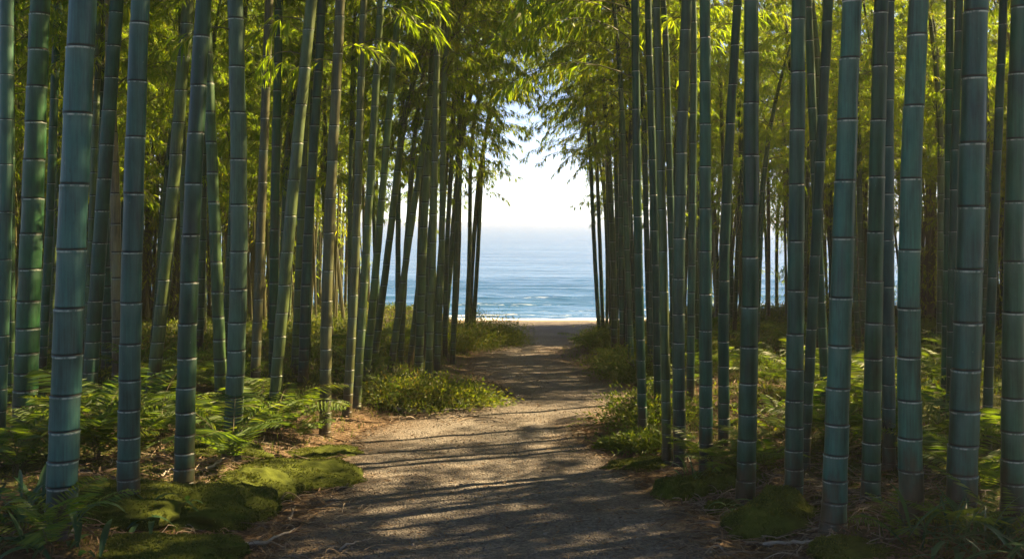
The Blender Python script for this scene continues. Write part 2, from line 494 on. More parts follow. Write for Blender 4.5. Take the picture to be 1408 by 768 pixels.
def foliate(mb, pts, rng, tw_step, nleaf, ll, lw, t0=.18):
    seg = np.linalg.norm(np.diff(pts, axis=0), axis=1); cum = np.concatenate([[0], np.cumsum(seg)]); L = cum[-1]
    P = []; D = []; LL = []
    s = L * t0
    while s < L * 1.001:
        i = min(np.searchsorted(cum, s) - 1, len(seg) - 1); i = max(i, 0)
        p = pts[i] + (pts[i + 1] - pts[i]) * (s - cum[i]) / max(seg[i], 1e-6)
        d = (pts[i + 1] - pts[i]) / max(seg[i], 1e-6)
        sgn = rng.choice([-1, 1])
        sd_ = np.cross(d, [0, 0, 1]); sd_ = sd_ / (np.linalg.norm(sd_) + 1e-6)
        td = d * .8 + sd_ * sgn * rng.uniform(.2, .9) + np.array([0, 0, rng.uniform(-.55, .15)])
        td /= np.linalg.norm(td)
        tl = rng.uniform(.10, .30) * (1.1 - .4 * s / L)
        e = p + td * tl; e[2] -= tl * .12
        mb.add(*tube([p, e], [.0022, .001], 3), 1)
        k = rng.integers(nleaf - 2, nleaf + 3)
        u = rng.uniform(.25, 1, k)
        P.append(p + (e - p) * u[:, None])
        dd = td[None] * rng.uniform(.4, 1.1, (k, 1)) + rng.normal(0, .42, (k, 3)) + np.array([0, 0, -.55])
        D.append(dd); LL.append(rng.uniform(.7, 1.15, k))
        s += tw_step * rng.uniform(.6, 1.4)
    P = np.concatenate(P); D = np.concatenate(D); LL = np.concatenate(LL)
    v, q, r = leaves(P, D, ll * LL, lw * rng.uniform(.8, 1.2, len(P)), rng, .22)
    mb.add(v, q, 0, r)

CROWNS = []
def make_crown(seed, Hc, b, Lmax, nl=10, step=.066, node=.24):
    rng = np.random.default_rng(seed)
    mb = MB(); z = .05
    k = 0; az = rng.uniform(0, 6.28)
    while z < Hc:
        t = z / Hc
        ax = np.array([b * t ** 2.2, 0, z - .22 * b * t ** 3])
        az += math.pi + rng.normal(0, .5)
        for j in range(2 if rng.random() < .75 else 1):
            L = Lmax * (.45 + .75 * math.sin(math.pi * min(1, .22 + .62 * t))) * (1 - .55 * max(0, t - .6) / .4) * rng.uniform(.65, 1.15)
            a = az + j * .6 * rng.choice([-1, 1]) + rng.normal(0, .2)
            pts = branch_pts(ax, a, R(rng.uniform(25, 58)), L, R(rng.uniform(15, 60)))
            mb.add(*tube(pts, np.linspace(.007, .0015, len(pts)), 3), 1)
            foliate(mb, pts, rng, step, nl, .105, .0150)
        z += node * rng.uniform(.75, 1.1) * (1 - .3 * t)
    CROWNS.append((mb.mesh('bamboo_crown', [M['leaf'], M['twig']]), Hc, b))
for s_, Hc, b, Lm in ((1, 5.2, .5, 1.05), (2, 6.0, 1.0, 1.15), (3, 5.6, 1.5, 1.2), (4, 4.8, 2.0, 1.15), (5, 6.4, .8, 1.0), (6, 5.0, 1.3, 1.3), (7, 4.4, 1.7, 1.0)):
    make_crown(s_, Hc, b, Lm)

NODE_HI = [(-.11, 1.0, 0), (-.06, 1.0, .07), (-.030, 1.0, .16), (-.010, 1.008, .25), (-.0045, 1.03, .8), (-.0018, 1.042, .9), (.0008, 1.03, -.6), (.003, .985, -1), (.0062, .985, -1), (.0085, 1.022, -.5), (.014, 1.012, 0), (.034, 1.0, 0)]
NODE_LO = [(-.02, 1.0, 0), (-.005, 1.035, .6), (.002, 1.01, -1), (.007, .995, -1), (.013, 1.005, 0)]
def culm_mesh(rng, lean, r0, k, H, zc, Hc, b, phi, smax, hi):
    zs = []; z = .04; sp = smax * rng.uniform(.24, .34)
    while z < H - .05:
        zs.append(z); z += sp * rng.uniform(.95, 1.05); sp = min(sp * 1.17, smax * (1 if z < H * .6 else .8))
    n = 28 if hi else 12
    Zr = [-.12, 0, .02]; Rr = [1.10, 1.09, 1.05]; Nr = [0, 0, 0]
    sclo = max(.55, min(1.2, r0 / .058))
    for z in zs:
        for o, m, a in (NODE_HI if hi else NODE_LO):
            zz = z + o * sclo * (1 if hi else 1.3)
            if zz > Zr[-1] + 1e-4:
                Zr.append(zz); Rr.append(m); Nr.append(a)
    Zr = np.array(Zr + [H]); Rr = np.array(Rr + [1.0]); Nr = np.array(Nr + [0.])
    rad = r0 * np.exp(-k * Zr) * Rr * (1 + .10 * np.exp(-np.maximum(Zr, 0) / .07))
    rad = rad * np.clip(1 - (np.maximum(Zr - zc, 0) / (H - zc + .01)) ** 1.3 * .93, .03, 1)
    t = np.maximum(0, Zr - zc) / Hc
    wob = rng.normal(0, .012, 2)
    cx = lean[0] * Zr + b * t ** 2.2 * math.cos(phi) + wob[0] * np.sin(Zr * 1.3)
    cy = lean[1] * Zr + b * t ** 2.2 * math.sin(phi) + wob[1] * np.sin(Zr * 1.1)
    cz = Zr - .22 * b * np.minimum(t, 1) ** 3
    # each internode is a hair off round and off axis
    zig = np.zeros_like(Zr)
    for q, z in enumerate(zs): zig = np.where(Zr > z, (.0012 if q % 2 else -.0012) * r0 / .05, zig)
    an = np.arange(n) / n * 2 * np.pi
    V = np.stack([(cx + zig)[:, None] + rad[:, None] * np.cos(an)[None], cy[:, None] + rad[:, None] * np.sin(an)[None], np.repeat(cz[:, None], n, 1)], -1)
    m = len(Zr)
    i = np.arange(m - 1)[:, None] * n; j = np.arange(n)[None]
    q = np.stack([i + j, i + (j + 1) % n, i + n + (j + 1) % n, i + n + j], -1).reshape(-1, 4)
    return mk_mesh('bamboo_culm', V.reshape(-1, 3), [q], [M['culm']], {'node': np.repeat(Nr, n)}, True)

def bamboo(base, lean, r0, k, zc, ci, scale, phi, label, group, color, smax=.3, hi=False, seed=0, crown=True):
    rng = np.random.default_rng(seed + 1000)
    cm, Hc, b = CROWNS[ci]
    Hc = Hc * scale; b = b * scale
    root = link('bamboo', None, None, tuple(base))
    root.empty_display_size = .1
    tag(root, label, 'bamboo', group)
    link('culm', culm_mesh(rng, lean, r0, k, zc + Hc, zc, Hc, b, phi, smax, hi), root, None, color)
    if crown:
        c = link('crown', cm, root, (lean[0] * zc, lean[1] * zc, zc))
        c.rotation_mode = 'QUATERNION'
        c.rotation_quaternion = Vector((0, 0, 1)).rotation_difference(Vector((lean[0], lean[1], 1))) @ Quaternion((0, 0, 1), phi)
        c.scale = (scale,) * 3
    return root

BLUE = (.022, .088, .062); TEAL = (.013, .066, .040); GREEN = (.009, .052, .019); DGREEN = (.007, .040, .015)
OLIVE = (.062, .088, .022); GREY = (.030, .072, .038); BROWN = (.066, .078, .026)
# base px, base py, px at the top of the picture, width at foot, width at top, colour, node spacing, label
FG = [
 (-4, 640, 10, 19, 18, BLUE, .27, 'bluish bamboo cut off by the left border of the picture'),
 (33, 598, 55, 34, 27, GREEN, .25, 'thick dark green bamboo next to the left border, behind a fern'),
 (83, 738, 113, 43, 38, BLUE, .285, 'thickest pale blue bamboo of the left front, nearest to the camera'),
 (121, 560, 161, 21, 19, GREEN, .27, 'slanting dark green bamboo just right of the thickest blue one'),
 (176, 710, 193, 32, 26, TEAL, .27, 'straight teal bamboo with a flared mossy brown foot on the left'),
 (207, 556, 262, 19, 17, OLIVE, .27, 'strongly slanting olive brown bamboo with a sunlit edge on the left'),
 (253, 672, 279, 29, 22, DGREEN, .26, 'dark green bamboo with pale white node rings rising from a moss mound'),
 (318, 636, 326, 27, 22, GREY, .28, 'upright grey green bamboo at the top end of the sunlit moss'),
 (375, 592, 427, 18, 16, BROWN, .27, 'slanting bamboo with a brown sunlit foot beside the bright fern'),
 (447, 600, 465, 17, 14, BROWN, .27, 'brownish bamboo alone at the left edge of the path'),
 (477, 572, 502, 14, 10, OLIVE, .26, 'dark bamboo second along the left path edge'),
 (490, 560, 524, 12.5, 10, OLIVE, .26, 'thin dark bamboo third along the left path edge'),
 (502, 534, 549, 12, 9, OLIVE, .26, 'thin slanting bamboo fourth along the left path edge'),
 (537, 511, 611, 10.5, 8, OLIVE, .25, 'thin bamboo with the strongest slant at the left of the path'),
 (417, 524, 440, 15, 12, TEAL, .27, 'grey green bamboo behind the two brown ones on the left'),
 (57, 519, 81, 12, 11, GREEN, .26, 'slim green bamboo behind the thick dark one at the far left'),
 (147, 506, 136, 15, 13, TEAL, .27, 'slim teal bamboo rising behind the feathery palm-like fern'),
 (350, 548, 370, 14, 12, BROWN, .27, 'slim brownish bamboo left of the slanting sunlit one'),
 (376, 530, 382, 14, 12, GREEN, .27, 'slim dark bamboo crossing behind the slanting sunlit one'),
 (884, 595, 872, 13.5, 11.5, DGREEN, .27, 'dark slim bamboo standing in the ferny bank right of the path'),
 (905, 579, 892, 12, 10, DGREEN, .27, 'dark bamboo just behind the slim one on the right bank'),
 (917, 638, 903, 14, 11, OLIVE, .26, 'olive bamboo touching the grey green one on the right path edge'),
 (935, 641, 941, 19, 15, GREY, .26, 'grey green bamboo at the right corner of the path above the mossy stone'),
 (971, 654, 969, 20, 15, TEAL, .26, 'green bamboo rising behind the sunlit fern right of the path'),
 (996, 614, 1011, 17, 12, GREEN, .26, 'slightly leaning green bamboo behind the sunlit fern on the right'),
 (1025, 692, 1034, 28, 20, GREEN, .27, 'straight dark green bamboo left of the mossy stump'),
 (1091, 697, 1099, 27, 20, TEAL, .28, 'straight green bamboo with brown foot behind the mossy stump'),
 (1106, 644, 1139, 15, 14, DGREEN, .27, 'dark slanting bamboo between the mossy stump and the blue brown-footed one'),
 (1136, 562, 1110, 13, 12, GREEN, .27, 'slim bamboo leaning left behind the blue brown-footed one'),
 (1146, 730, 1172, 36, 27, BLUE, .27, 'pale blue bamboo with a dark brown foot among dry straw'),
 (1197, 690, 1212, 27, 20, GREEN, .27, 'dark green bamboo with white nodes right of the brown-footed blue one'),
 (1223, 645, 1221, 19, 17, TEAL, .28, 'teal bamboo tucked behind two front ones on the right'),
 (1254, 730, 1265, 35, 27, BLUE, .31, 'blue bamboo with broken black and white node rings on the right'),
 (1320, 731, 1342, 43, 33, TEAL, .285, 'thickest dark teal bamboo of the right front'),
 (1299, 570, 1307, 13, 11, GREEN, .27, 'slim bamboo close behind the thickest right one'),
 (1306, 604, 1318, 12, 11, GREEN, .27, 'slim dark bamboo hidden by the thickest right one'),
 (1356, 619, 1379, 14, 11, DGREEN, .27, 'slim bamboo slanting right between the two last right ones'),
 (1393, 728, 1404, 34, 24, TEAL, .28, 'dark teal bamboo cut by the right border of the picture'),
]
EDGE = [  # thin ones at the far edges of the path
 (513, 506, 575, 11, 9), (563, 509, 612, 9.5, 7), (583, 496, 612, 9, 7), (551, 500, 580, 8, 6.5), (609, 479, 650, 9, 7), (624, 466, 642, 7.5, 6),
 (645, 461, 672, 7, 5.5), (650, 461, 676, 6.5, 5), (597, 486, 628, 7, 6), (574, 480, 590, 7, 6),
 (825, 471, 800, 6.5, 5), (830, 470, 812, 6, 5), (841, 476, 830, 7, 5.5), (847, 477, 848, 7, 5.5), (857, 497, 852, 9, 7), (864, 497, 868, 8, 7), (869, 523, 850, 9, 7), (949, 552, 955, 12, 10), (893, 510, 900, 9, 8),
]
def from_px(bx, by, tx, wb, wt):
    p = ray(bx, by); d = p[1]
    r0 = wb / FPX * d / 2
    zt = CAMZ + HORI / FPX * d - p[2]
    lean = ((tx - 704) / FPX * d - p[0]) / zt
    return p, (lean, 0.0), r0, math.log(wb / wt) / zt
bases = []
BY_LABEL = {}
for i, (bx, by, tx, wb, wt, col, sm, lab) in enumerate(FG):
    p, lean, r0, k = from_px(bx, by, tx, wb, wt)
    toward = 0.0 if p[0] < 0 else math.pi
    d = p[1]
    zc = max(4.2, 2.0 + .28 * d) if d < 9 else 3.6
    rr = np.random.default_rng(i)
    col = tuple(c * f for c, f in zip(col, rr.uniform((.85, .85, .75), (1.7 if col[0] < .05 else 1.1, 1.12, 1.15))))
    BY_LABEL[i] = bamboo(p, lean, r0 / 1.06, k, zc, int(rr.integers(0, 7)), rr.uniform(.9, 1.1), toward + rr.normal(0, .7), lab, None, col, sm, d < 9.5, i)
    bases.append(p[:2])
for i, (bx, by, tx, wb, wt) in enumerate(EDGE):
    p, lean, r0, k = from_px(bx, by, tx, wb, wt)
    left = p[0] < .2
    rr = np.random.default_rng(200 + i)
    col = tuple(c * f for c, f in zip(OLIVE if left else GREY, rr.uniform(.8, 1.15, 3)))
    bamboo(p, lean, r0 / 1.06, k, rr.uniform(2.2, 2.8) + (0 if left else .1), int(rr.choice([1, 2, 5, 6])), rr.uniform(.8, .95), (0 if left else math.pi) + rr.normal(0, .5),
           'slender bamboo in the row along the far %s edge of the path near the sea' % ('left' if left else 'right'),
           'slender bamboos along the far %s path edge' % ('left' if left else 'right'), col, .26, False, 200 + i)
    bases.append(p[:2])

# the grove behind
T1 = np.array([-.5, 6.2]); u_s = np.array([math.sin(R(SUN_AZ)), math.cos(R(SUN_AZ))])
def in_shaft(x, y, wdt=1.0):
    for tx, ty, wd in ((-.5, 6.2, .75), (-2.3, 7.3, 1.0), (0, 15.0, .5)):
        v = np.array([x - tx, y - ty])
        t = v @ u_s; perp = abs(v[0] * u_s[1] - v[1] * u_s[0])
        if 2.2 < t < 16 and perp < wd: return True
    return False
rg = np.random.default_rng(99)
cnt = {-1: 0, 1: 0}
tries = 0
NG = 114
while (cnt[-1] < NG or cnt[1] < NG) and tries < 20000:
    tries += 1
    sgn = int(rg.choice([-1, 1]))
    if cnt[sgn] >= NG: continue
    d = rg.uniform(7.5, 24.2)
    ex = float(xl(d)) if sgn < 0 else float(xr(d))
    far = .56 * d + 1.5
    span = far - abs(ex) - .5
    if span < .5: continue
    x = ex + sgn * (.55 + span * rg.random())
    if d < 11 and abs(x) < .22 * d: continue
    B = np.array(bases)
    if np.min(np.hypot(B[:, 0] - x, B[:, 1] - d)) < .42: continue
    if in_shaft(x, d): continue
    z = float(G(x, d))
    s_edge = abs(x - ex)
    toward = 0 if sgn < 0 else math.pi
    phi = toward + rg.normal(0, .6 if s_edge < 2 else 1.6)
    near_edge = s_edge < 1.6
    ci = int(rg.choice([1, 2, 5, 6] if near_edge else [0, 1, 2, 4, 5]))
    zc = rg.uniform(1.7, 2.9) if d > 12 else rg.uniform(2.5, 3.5)
    r0 = rg.uniform(.028, .050)
    mix = .25 + .75 * rg.random()
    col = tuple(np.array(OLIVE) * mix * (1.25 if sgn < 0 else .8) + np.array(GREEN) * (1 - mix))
    if (tries * 7) % 12 == 0: col = (.17, .14, .065)
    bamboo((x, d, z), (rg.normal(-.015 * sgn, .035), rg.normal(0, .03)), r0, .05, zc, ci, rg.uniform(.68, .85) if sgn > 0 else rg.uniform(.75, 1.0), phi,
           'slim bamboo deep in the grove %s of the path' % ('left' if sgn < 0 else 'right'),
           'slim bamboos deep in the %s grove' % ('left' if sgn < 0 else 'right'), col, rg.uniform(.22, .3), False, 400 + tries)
    bases.append((x, d)); cnt[sgn] += 1

# unseen bamboos added around the camera only to shade the foreground
for i in range(8):
    sgn = -1 if i % 2 else 1
    for t_ in range(60):
        d = rg.uniform(-5, 6.5); x = sgn * rg.uniform(2.3, 7.5)
        if d > 3 and abs(x) < .56 * d + 1.2: continue
        B = np.array(bases)
        if np.min(np.hypot(B[:, 0] - x, B[:, 1] - d)) > .9: break
    bamboo((x, d, float(G(x, d))), (rg.normal(0, .04), rg.normal(0, .03)), rg.uniform(.04, .07), .04, rg.uniform(3.2, 4.2), int(rg.integers(0, 7)), rg.uniform(.95, 1.2),
           (0 if sgn < 0 else math.pi) + rg.normal(0, .8), 'unseen tall bamboo added to shade the near end of the path', 'unseen bamboos added to shade the near path', TEAL, .28, False, 900 + i)
    bases.append((x, d))

for i, (x, d) in enumerate(((4.1, 6.3), (4.9, 7.3), (3.7, 5.3), (5.6, 6.2), (6.3, 7.9), (4.6, 5.0), (7.2, 8.6), (5.9, 8.9), (7.0, 10.6), (4.3, 5.8), (5.2, 5.4), (5.0, 6.7), (6.1, 7.0), (6.9, 6.3), (7.6, 7.4))):  # more unseen bamboos, added on the sunward side to keep sun off the path
    rr = np.random.default_rng(1300 + i)
    bamboo((x, d, float(G(x, d))), (rr.normal(0, .03), rr.normal(0, .03)), rr.uniform(.04, .06), .04, rr.uniform(1.8, 2.8), int(rr.integers(0, 7)), rr.uniform(.9, 1.15), rr.uniform(0, 6.28),
           'unseen tall bamboo added to shade the near end of the path', 'unseen bamboos added to shade the near path', TEAL, .28, False, 1300 + i)
    bases.append((x, d))

# the grove goes on as one mass towards the shore and to both sides
def thicket(name, x0, x1, d0, d1, ntw, nculm, ztop, label, gaps=()):
    rng = np.random.default_rng(len(name) + int(abs(x0)))
    mb = MB()
    def ok(x, d):
        px = 704 + x / d * FPX
        return all(not (a < px < b) for a, b in gaps)
    for i in range(nculm):
        x, d = rng.uniform(x0, x1), rng.uniform(d0, d1)
        if not ok(x, d): continue
        z = float(G(x, d)); r = rng.uniform(.02, .04); lx, ly = rng.normal(0, .05, 2)
        h = np.linspace(-.1, ztop * rng.uniform(.8, 1.0), 8)
        mb.add(*tube(np.stack([x + lx * h, d + ly * h, z + h], -1), r * (1 - h / ztop * .6), 6), 1)
    P = []; D = []
    for i in range(ntw):
        x, d = rng.uniform(x0, x1), rng.uniform(d0, d1)
        h = .15 + (ztop - .15) * rng.random() ** .85
        if h < 1.9 and (not ok(x, d) or rng.random() < .45): continue
        if fbm(x * 1.1 + d * .3, h * .9, 301) < -.22: continue
        z = float(G(x, d)) + h
        vv = np.array([x, d]) - T1; tt = vv @ u_s
        if abs(vv[0] * u_s[1] - vv[1] * u_s[0]) < 1.2 and abs(tt * math.tan(R(SUN_EL)) - z) < 1.3: continue
        k = 20
        c = np.array([x, d, z]); td = np.array([*rng.normal(0, 1, 2), -.1])
        u = rng.random((k, 1)) * .5
        P.append(c + td * u * .5 + rng.normal(0, .06, (k, 3))); D.append(td * .6 + rng.normal(0, .5, (k, 3)) + [0, 0, -.5])
    P = np.concatenate(P); D = np.concatenate(D); n = len(P)
    v, q, r = leaves(P, D, rng.uniform(.09, .15, n), rng.uniform(.013, .021, n), rng, .2)
    mb.add(v, q, 0, r)
    tag(link(name, mb.mesh(name, [M['leaf'], M['twig']])), label, 'bamboo thicket', None, 'stuff')
thicket('bamboo_thicket', -17, -3.4, 19.5, 24.0, 14500, 420, 7.0, 'dense mass of bamboo behind the left grove')
thicket('bamboo_thicket', 4.2, 17, 20.0, 24.0, 12500, 420, 5.6, 'dense mass of bamboo behind the right grove', ((1040, 1080), (1225, 1240), (925, 945)))

thicket('bamboo_thicket', 9.2, 15, 10.5, 20.0, 16000, 320, 6.4, 'mass of bamboo at the right edge, added mostly out of view for shade')  # mostly out of view, added to shade the right grove floor
thicket('bamboo_thicket', -14, -8.0, 12.0, 19.5, 9000, 280, 6.8, 'mass of bamboo at the left edge of the grove')

# bamboos whose tops arch over the path
for i, (bx, by, zc, sgn) in enumerate(((600, 522, 3.0, -1), (622, 500, 2.8, -1), (588, 540, 3.3, -1), (640, 474, 2.6, -1), (612, 490, 3.4, -1), (895, 505, 2.9, 1), (930, 545, 3.2, 1), (884, 488, 2.7, 1), (872, 478, 2.6, 1), (915, 516, 3.3, 1))):
    p = ray(bx, by); rr = np.random.default_rng(700 + i)
    bamboo(p, (-.03 * sgn, 0.), .036, .05, zc, 3 if i % 2 else 2, rr.uniform(.85, 1.05), (0 if sgn < 0 else math.pi) + rr.normal(0, .35),
           'slender bamboo of the %s grove arching its feathery top over the path' % ('left' if sgn < 0 else 'right'), 'bamboos arching over the path from the %s' % ('left' if sgn < 0 else 'right'), OLIVE if sgn < 0 else DGREEN, .26, False, 700 + i)

# leafy sprays hanging into the picture, parts of the culms they grow from
def spray(i, px, py, length, az, el, droop, n=1, seed=0, step=.06, ll=.14):
    root = BY_LABEL[i]
    d = root.location.y
    x0 = (px - 704) / FPX * d; z0 = CAMZ - (py - HORI) / FPX * d
    rng = np.random.default_rng(seed)
    mb = MB()
    for k in range(n):
        pts = branch_pts((0, 0, k * .25), az + rng.normal(0, .35 if n > 1 else 0), el + rng.normal(0, .1), length * rng.uniform(.75, 1.1), droop)
        mb.add(*tube(pts, np.linspace(.006, .0015, len(pts)), 4), 1)
        foliate(mb, pts, rng, step, 7, ll, .019, .3)
    link('leafy_branch', mb.mesh('leafy_branch', [M['leaf'], M['twig']]), root, (x0 - root.location.x, -.01, z0 - root.location.z))
spray(19, 874, 40, 1.35, math.pi * .98, R(38), R(50), 4, 1)
spray(19, 876, 110, 1.0, math.pi * 1.0, R(30), R(40), 3, 2)
spray(21, 903, -20, 1.3, math.pi * 1.03, R(30), R(45), 4, 3)
spray(8, 415, 75, .35, R(170), R(20), R(35), 2, 4, .05)
spray(9, 462, 85, .30, R(185), R(25), R(40), 1, 5, .05)
spray(9, 463, 70, .35, R(10), R(25), R(45), 1, 6, .05)
spray(7, 326, 45, .30, R(200), R(20), R(45), 1, 7, .05)
spray(10, 500, 60, .45, R(20), R(30), R(45), 2, 8, .05)
spray(11, 522, 40, .55, R(10), R(30), R(45), 2, 9, .05)

# ------------------------------------------------------------------ ferns
def frond_mesh(seed, L, npair, nsub, fan=.22, el0=70, el1=-12):
    rng = np.random.default_rng(seed)
    mb = MB(); n = 14
    pts = [np.zeros(3)]; yaw = rng.normal(0, .15)
    for k in range(n):
        e = R(el0 + (el1 - el0) * ((k + .5) / n) ** .9); a = yaw * k / n
        pts.append(pts[-1] + L / n * np.array([math.sin(a) * math.cos(e), math.cos(a) * math.cos(e), math.sin(e)]))
    pts = np.array(pts)
    mb.add(*tube(pts, np.linspace(.0035, .001, n + 1), 4), 1)
    P = []; D = []; LN = []; WD = []
    for k in range(npair):
        t = .16 + .84 * k / npair
        f = t * n; i = min(int(f), n - 1)
        p = pts[i] + (pts[i + 1] - pts[i]) * (f - i); d = norm(pts[i + 1] - pts[i])
        pl = fan * L * (math.sin(math.pi * (.14 + .83 * (t - .16) / .84)) ** .75) * rng.uniform(.88, 1.08)
        for s in (-1, 1):
            sv = norm(np.cross(d, [0, 0, 1.0])) * s
            pd = norm(sv + d * rng.uniform(.3, .5) + np.array([0, 0, -.12]))
            if nsub == 0:
                P.append(p); D.append(pd); LN.append(pl); WD.append(L / npair * .66)
            else:
                for q in range(nsub):
                    u = (q + .5) / nsub
                    pp = p + pd * pl * u; pp[2] -= pl * .18 * u * u
                    sl = L / npair * .62 * (1 - .75 * u) + .002
                    for s2 in (-1, 1):
                        P.append(pp); D.append(norm(d * s2 * 1.0 + pd * .5)); LN.append(sl); WD.append(pl / nsub * .85)
    v, q, r = leaves(np.array(P), np.array(D), np.array(LN), np.array(WD), rng, .05, .45)
    mb.add(v, q, 0, r * .6 + .2 * rng.random())
    return mb.mesh('fern_frond', [M['fern'], M['stalk']])
FROND_HI = [frond_mesh(s, 1.0, 22, 0, .25, 76, -14) for s in (1, 2, 3)]
FROND_LO = [frond_mesh(s, 1.0, 24, 0) for s in (4, 5, 6)]
def fern(loc, size, n, hi, label, group=None, seed=0, tilt=0., az0=None, spread=6.28):
    rng = np.random.default_rng(seed)
    root = link('fern', None, None, tuple(loc)); root.empty_display_size = .05
    tag(root, label, 'fern', group)
    a0 = rng.uniform(0, 6.28) if az0 is None else az0
    for k in range(n):
        f = link('frond', (FROND_HI if hi else FROND_LO)[int(rng.integers(0, 3))], root, (rng.normal(0, .015), rng.normal(0, .015), 0))
        f.rotation_euler = (rng.uniform(-.18, .34) - tilt, rng.normal(0, .12), a0 + (k + rng.uniform(-.3, .3)) / n * spread)
        f.scale = (size * rng.uniform(.7, 1.05),) * 3
    return root
FERNS = [
 (386, 602, .62, 9, 'bright sunlit fern left of the brown bamboo at the path'),
 (345, 590, .45, 8, 'smaller sunlit fern between the grey green and the slanting brown bamboo'),
 (135, 630, .85, 11, 'tall feathery dark fern between the blue and the teal front bamboo'),
 (20, 655, .62, 9, 'dark blue green fern at the left border beside the thickest blue bamboo'),
 (290, 600, .50, 8, 'sunlit fern between the dark green and the grey green bamboo on the left'),
 (222, 600, .50, 8, 'yellow lit fern between the teal and the dark green bamboo'),
 (968, 648, .40, 9, 'bright yellow green fern between two bamboos right of the path'),
 (1000, 655, .38, 8, 'sunlit fern left of the dark green bamboo near the mossy stump'),
 (925, 628, .30, 7, 'small bright fern at the right corner of the path'),
 (1070, 600, .50, 8, 'fern with yellow tips left of the green bamboo with brown foot'),
 (1172, 620, .50, 8, 'fern with yellow tips right of the blue brown-footed bamboo'),
 (1345, 690, .55, 9, 'drooping dark fern between the last two right bamboos'),
 (1280, 650, .55, 9, 'dark green fern left of the thickest right bamboo'),
 (1235, 745, .30, 7, 'small fern low at the front right of the blue bamboo'),
 (70, 765, .45, 8, 'fern with long fronds in the lower left corner'),
 (1375, 755, .48, 8, 'dark fern with long fronds in the lower right corner'),
 (1320, 750, .36, 7, 'dark fern at the foot of the thickest right bamboo'),
 (420, 606, .40, 7, 'small sunlit fern close to the path between the two brown-footed bamboos'),
 (1050, 650, .42, 8, 'dark fern between the dark green and the brown-footed right bamboo'),
]
for i, (px, py, sz, n, lab) in enumerate(FERNS):
    fern(ray(px, py), sz, n, True, lab, None, 50 + i)
rg = np.random.default_rng(5)
k = 0
while k < 84:
    d = 5.7 + 11.5 * rg.random() ** 1.3; sgn = int(rg.choice([-1, 1, 1]))
    ex = float(xl(d)) if sgn < 0 else float(xr(d))
    x = ex + sgn * (.45 + rg.random() ** 1.3 * (.56 * d - abs(ex)))
    if abs(x) > .55 * d: continue
    fern((x, d, float(G(x, d))), rg.uniform(.35, .75), int(rg.integers(6, 10)), d < 9, 'fern among the bamboo trunks in the %s grove' % ('left' if sgn < 0 else 'right'),
         'ferns on the floor of the %s grove' % ('left' if sgn < 0 else 'right'), 500 + k)
    k += 1

# ------------------------------------------------------------------ broad-leaved plants in the corners
def broad_plant(px, py, n, ll, lw, label, seed, el=(15, 70), spread=.10, group=None, curl=1.3):
    rng = np.random.default_rng(seed)
    p = ray(px, py)
    root_m = MB()
    az = rng.uniform(0, 6.28, n); e = np.radians(rng.uniform(*el, n))
    D = np.stack([np.cos(az) * np.cos(e), np.sin(az) * np.cos(e), np.sin(e)], -1)
    P = np.stack([rng.normal(0, spread, n), rng.normal(0, spread, n), rng.uniform(0, .10, n)], -1)
    v, q, r = strips(P, D, ll * rng.uniform(.6, 1.15, n), lw * rng.uniform(.7, 1.2, n), rng, 7, curl * rng.uniform(.6, 1.4, n))
    root = link('broadleaf_plant', None, None, tuple(p)); root.empty_display_size = .05
    tag(root, label, 'plant', group)
    root_m.add(v, q, 0, r)
    st = root_m
    for a in range(7):
        b0 = np.array([rng.normal(0, spread * .7), rng.normal(0, spread * .7), -.02])
        st.add(*tube([b0, b0 + [rng.normal(0, .02), rng.normal(0, .02), .06], b0 + [rng.normal(0, .04), rng.normal(0, .04), .13]], [.004, .003, .002], 5), 1)
    link('foliage', root_m.mesh('broad_leaves', [M['broad'], M['stalk']]), root)
broad_plant(25, 725, 30, .22, .026, 'broad-leaved dark plant at the left border in front of the fern', 1)
broad_plant(60, 765, 24, .20, .026, 'broad-leaved plant in the lower left corner below the thickest blue bamboo', 2)
broad_plant(190, 728, 12, .27, .030, 'small plant with pale arching leaves at the foot of the teal bamboo', 3, (25, 60), .04, None, 2.0)
broad_plant(1305, 765, 44, .26, .014, 'grassy green plant at the front foot of the blue right bamboo', 4, (20, 80))
broad_plant(1385, 765, 30, .22, .026, 'broad-leaved dark plant in the lower right corner', 5, (10, 60))
broad_plant(1350, 775, 26, .20, .024, 'low broad-leaved plant below the thickest right bamboo', 6, (10, 55))
broad_plant(255, 715, 9, .16, .022, 'tiny plant with drooping leaves below the moss mound', 7, (20, 60), .03, None, 1.6)
broad_plant(1030, 718, 16, .20, .012, 'grass tuft drooping from the left side of the mossy stump', 8, (10, 60), .04, None, 2.4)
broad_plant(955, 672, 22, .22, .010, 'grass tuft behind the mossy stone at the path', 9, (20, 75), .05, None, 1.8)

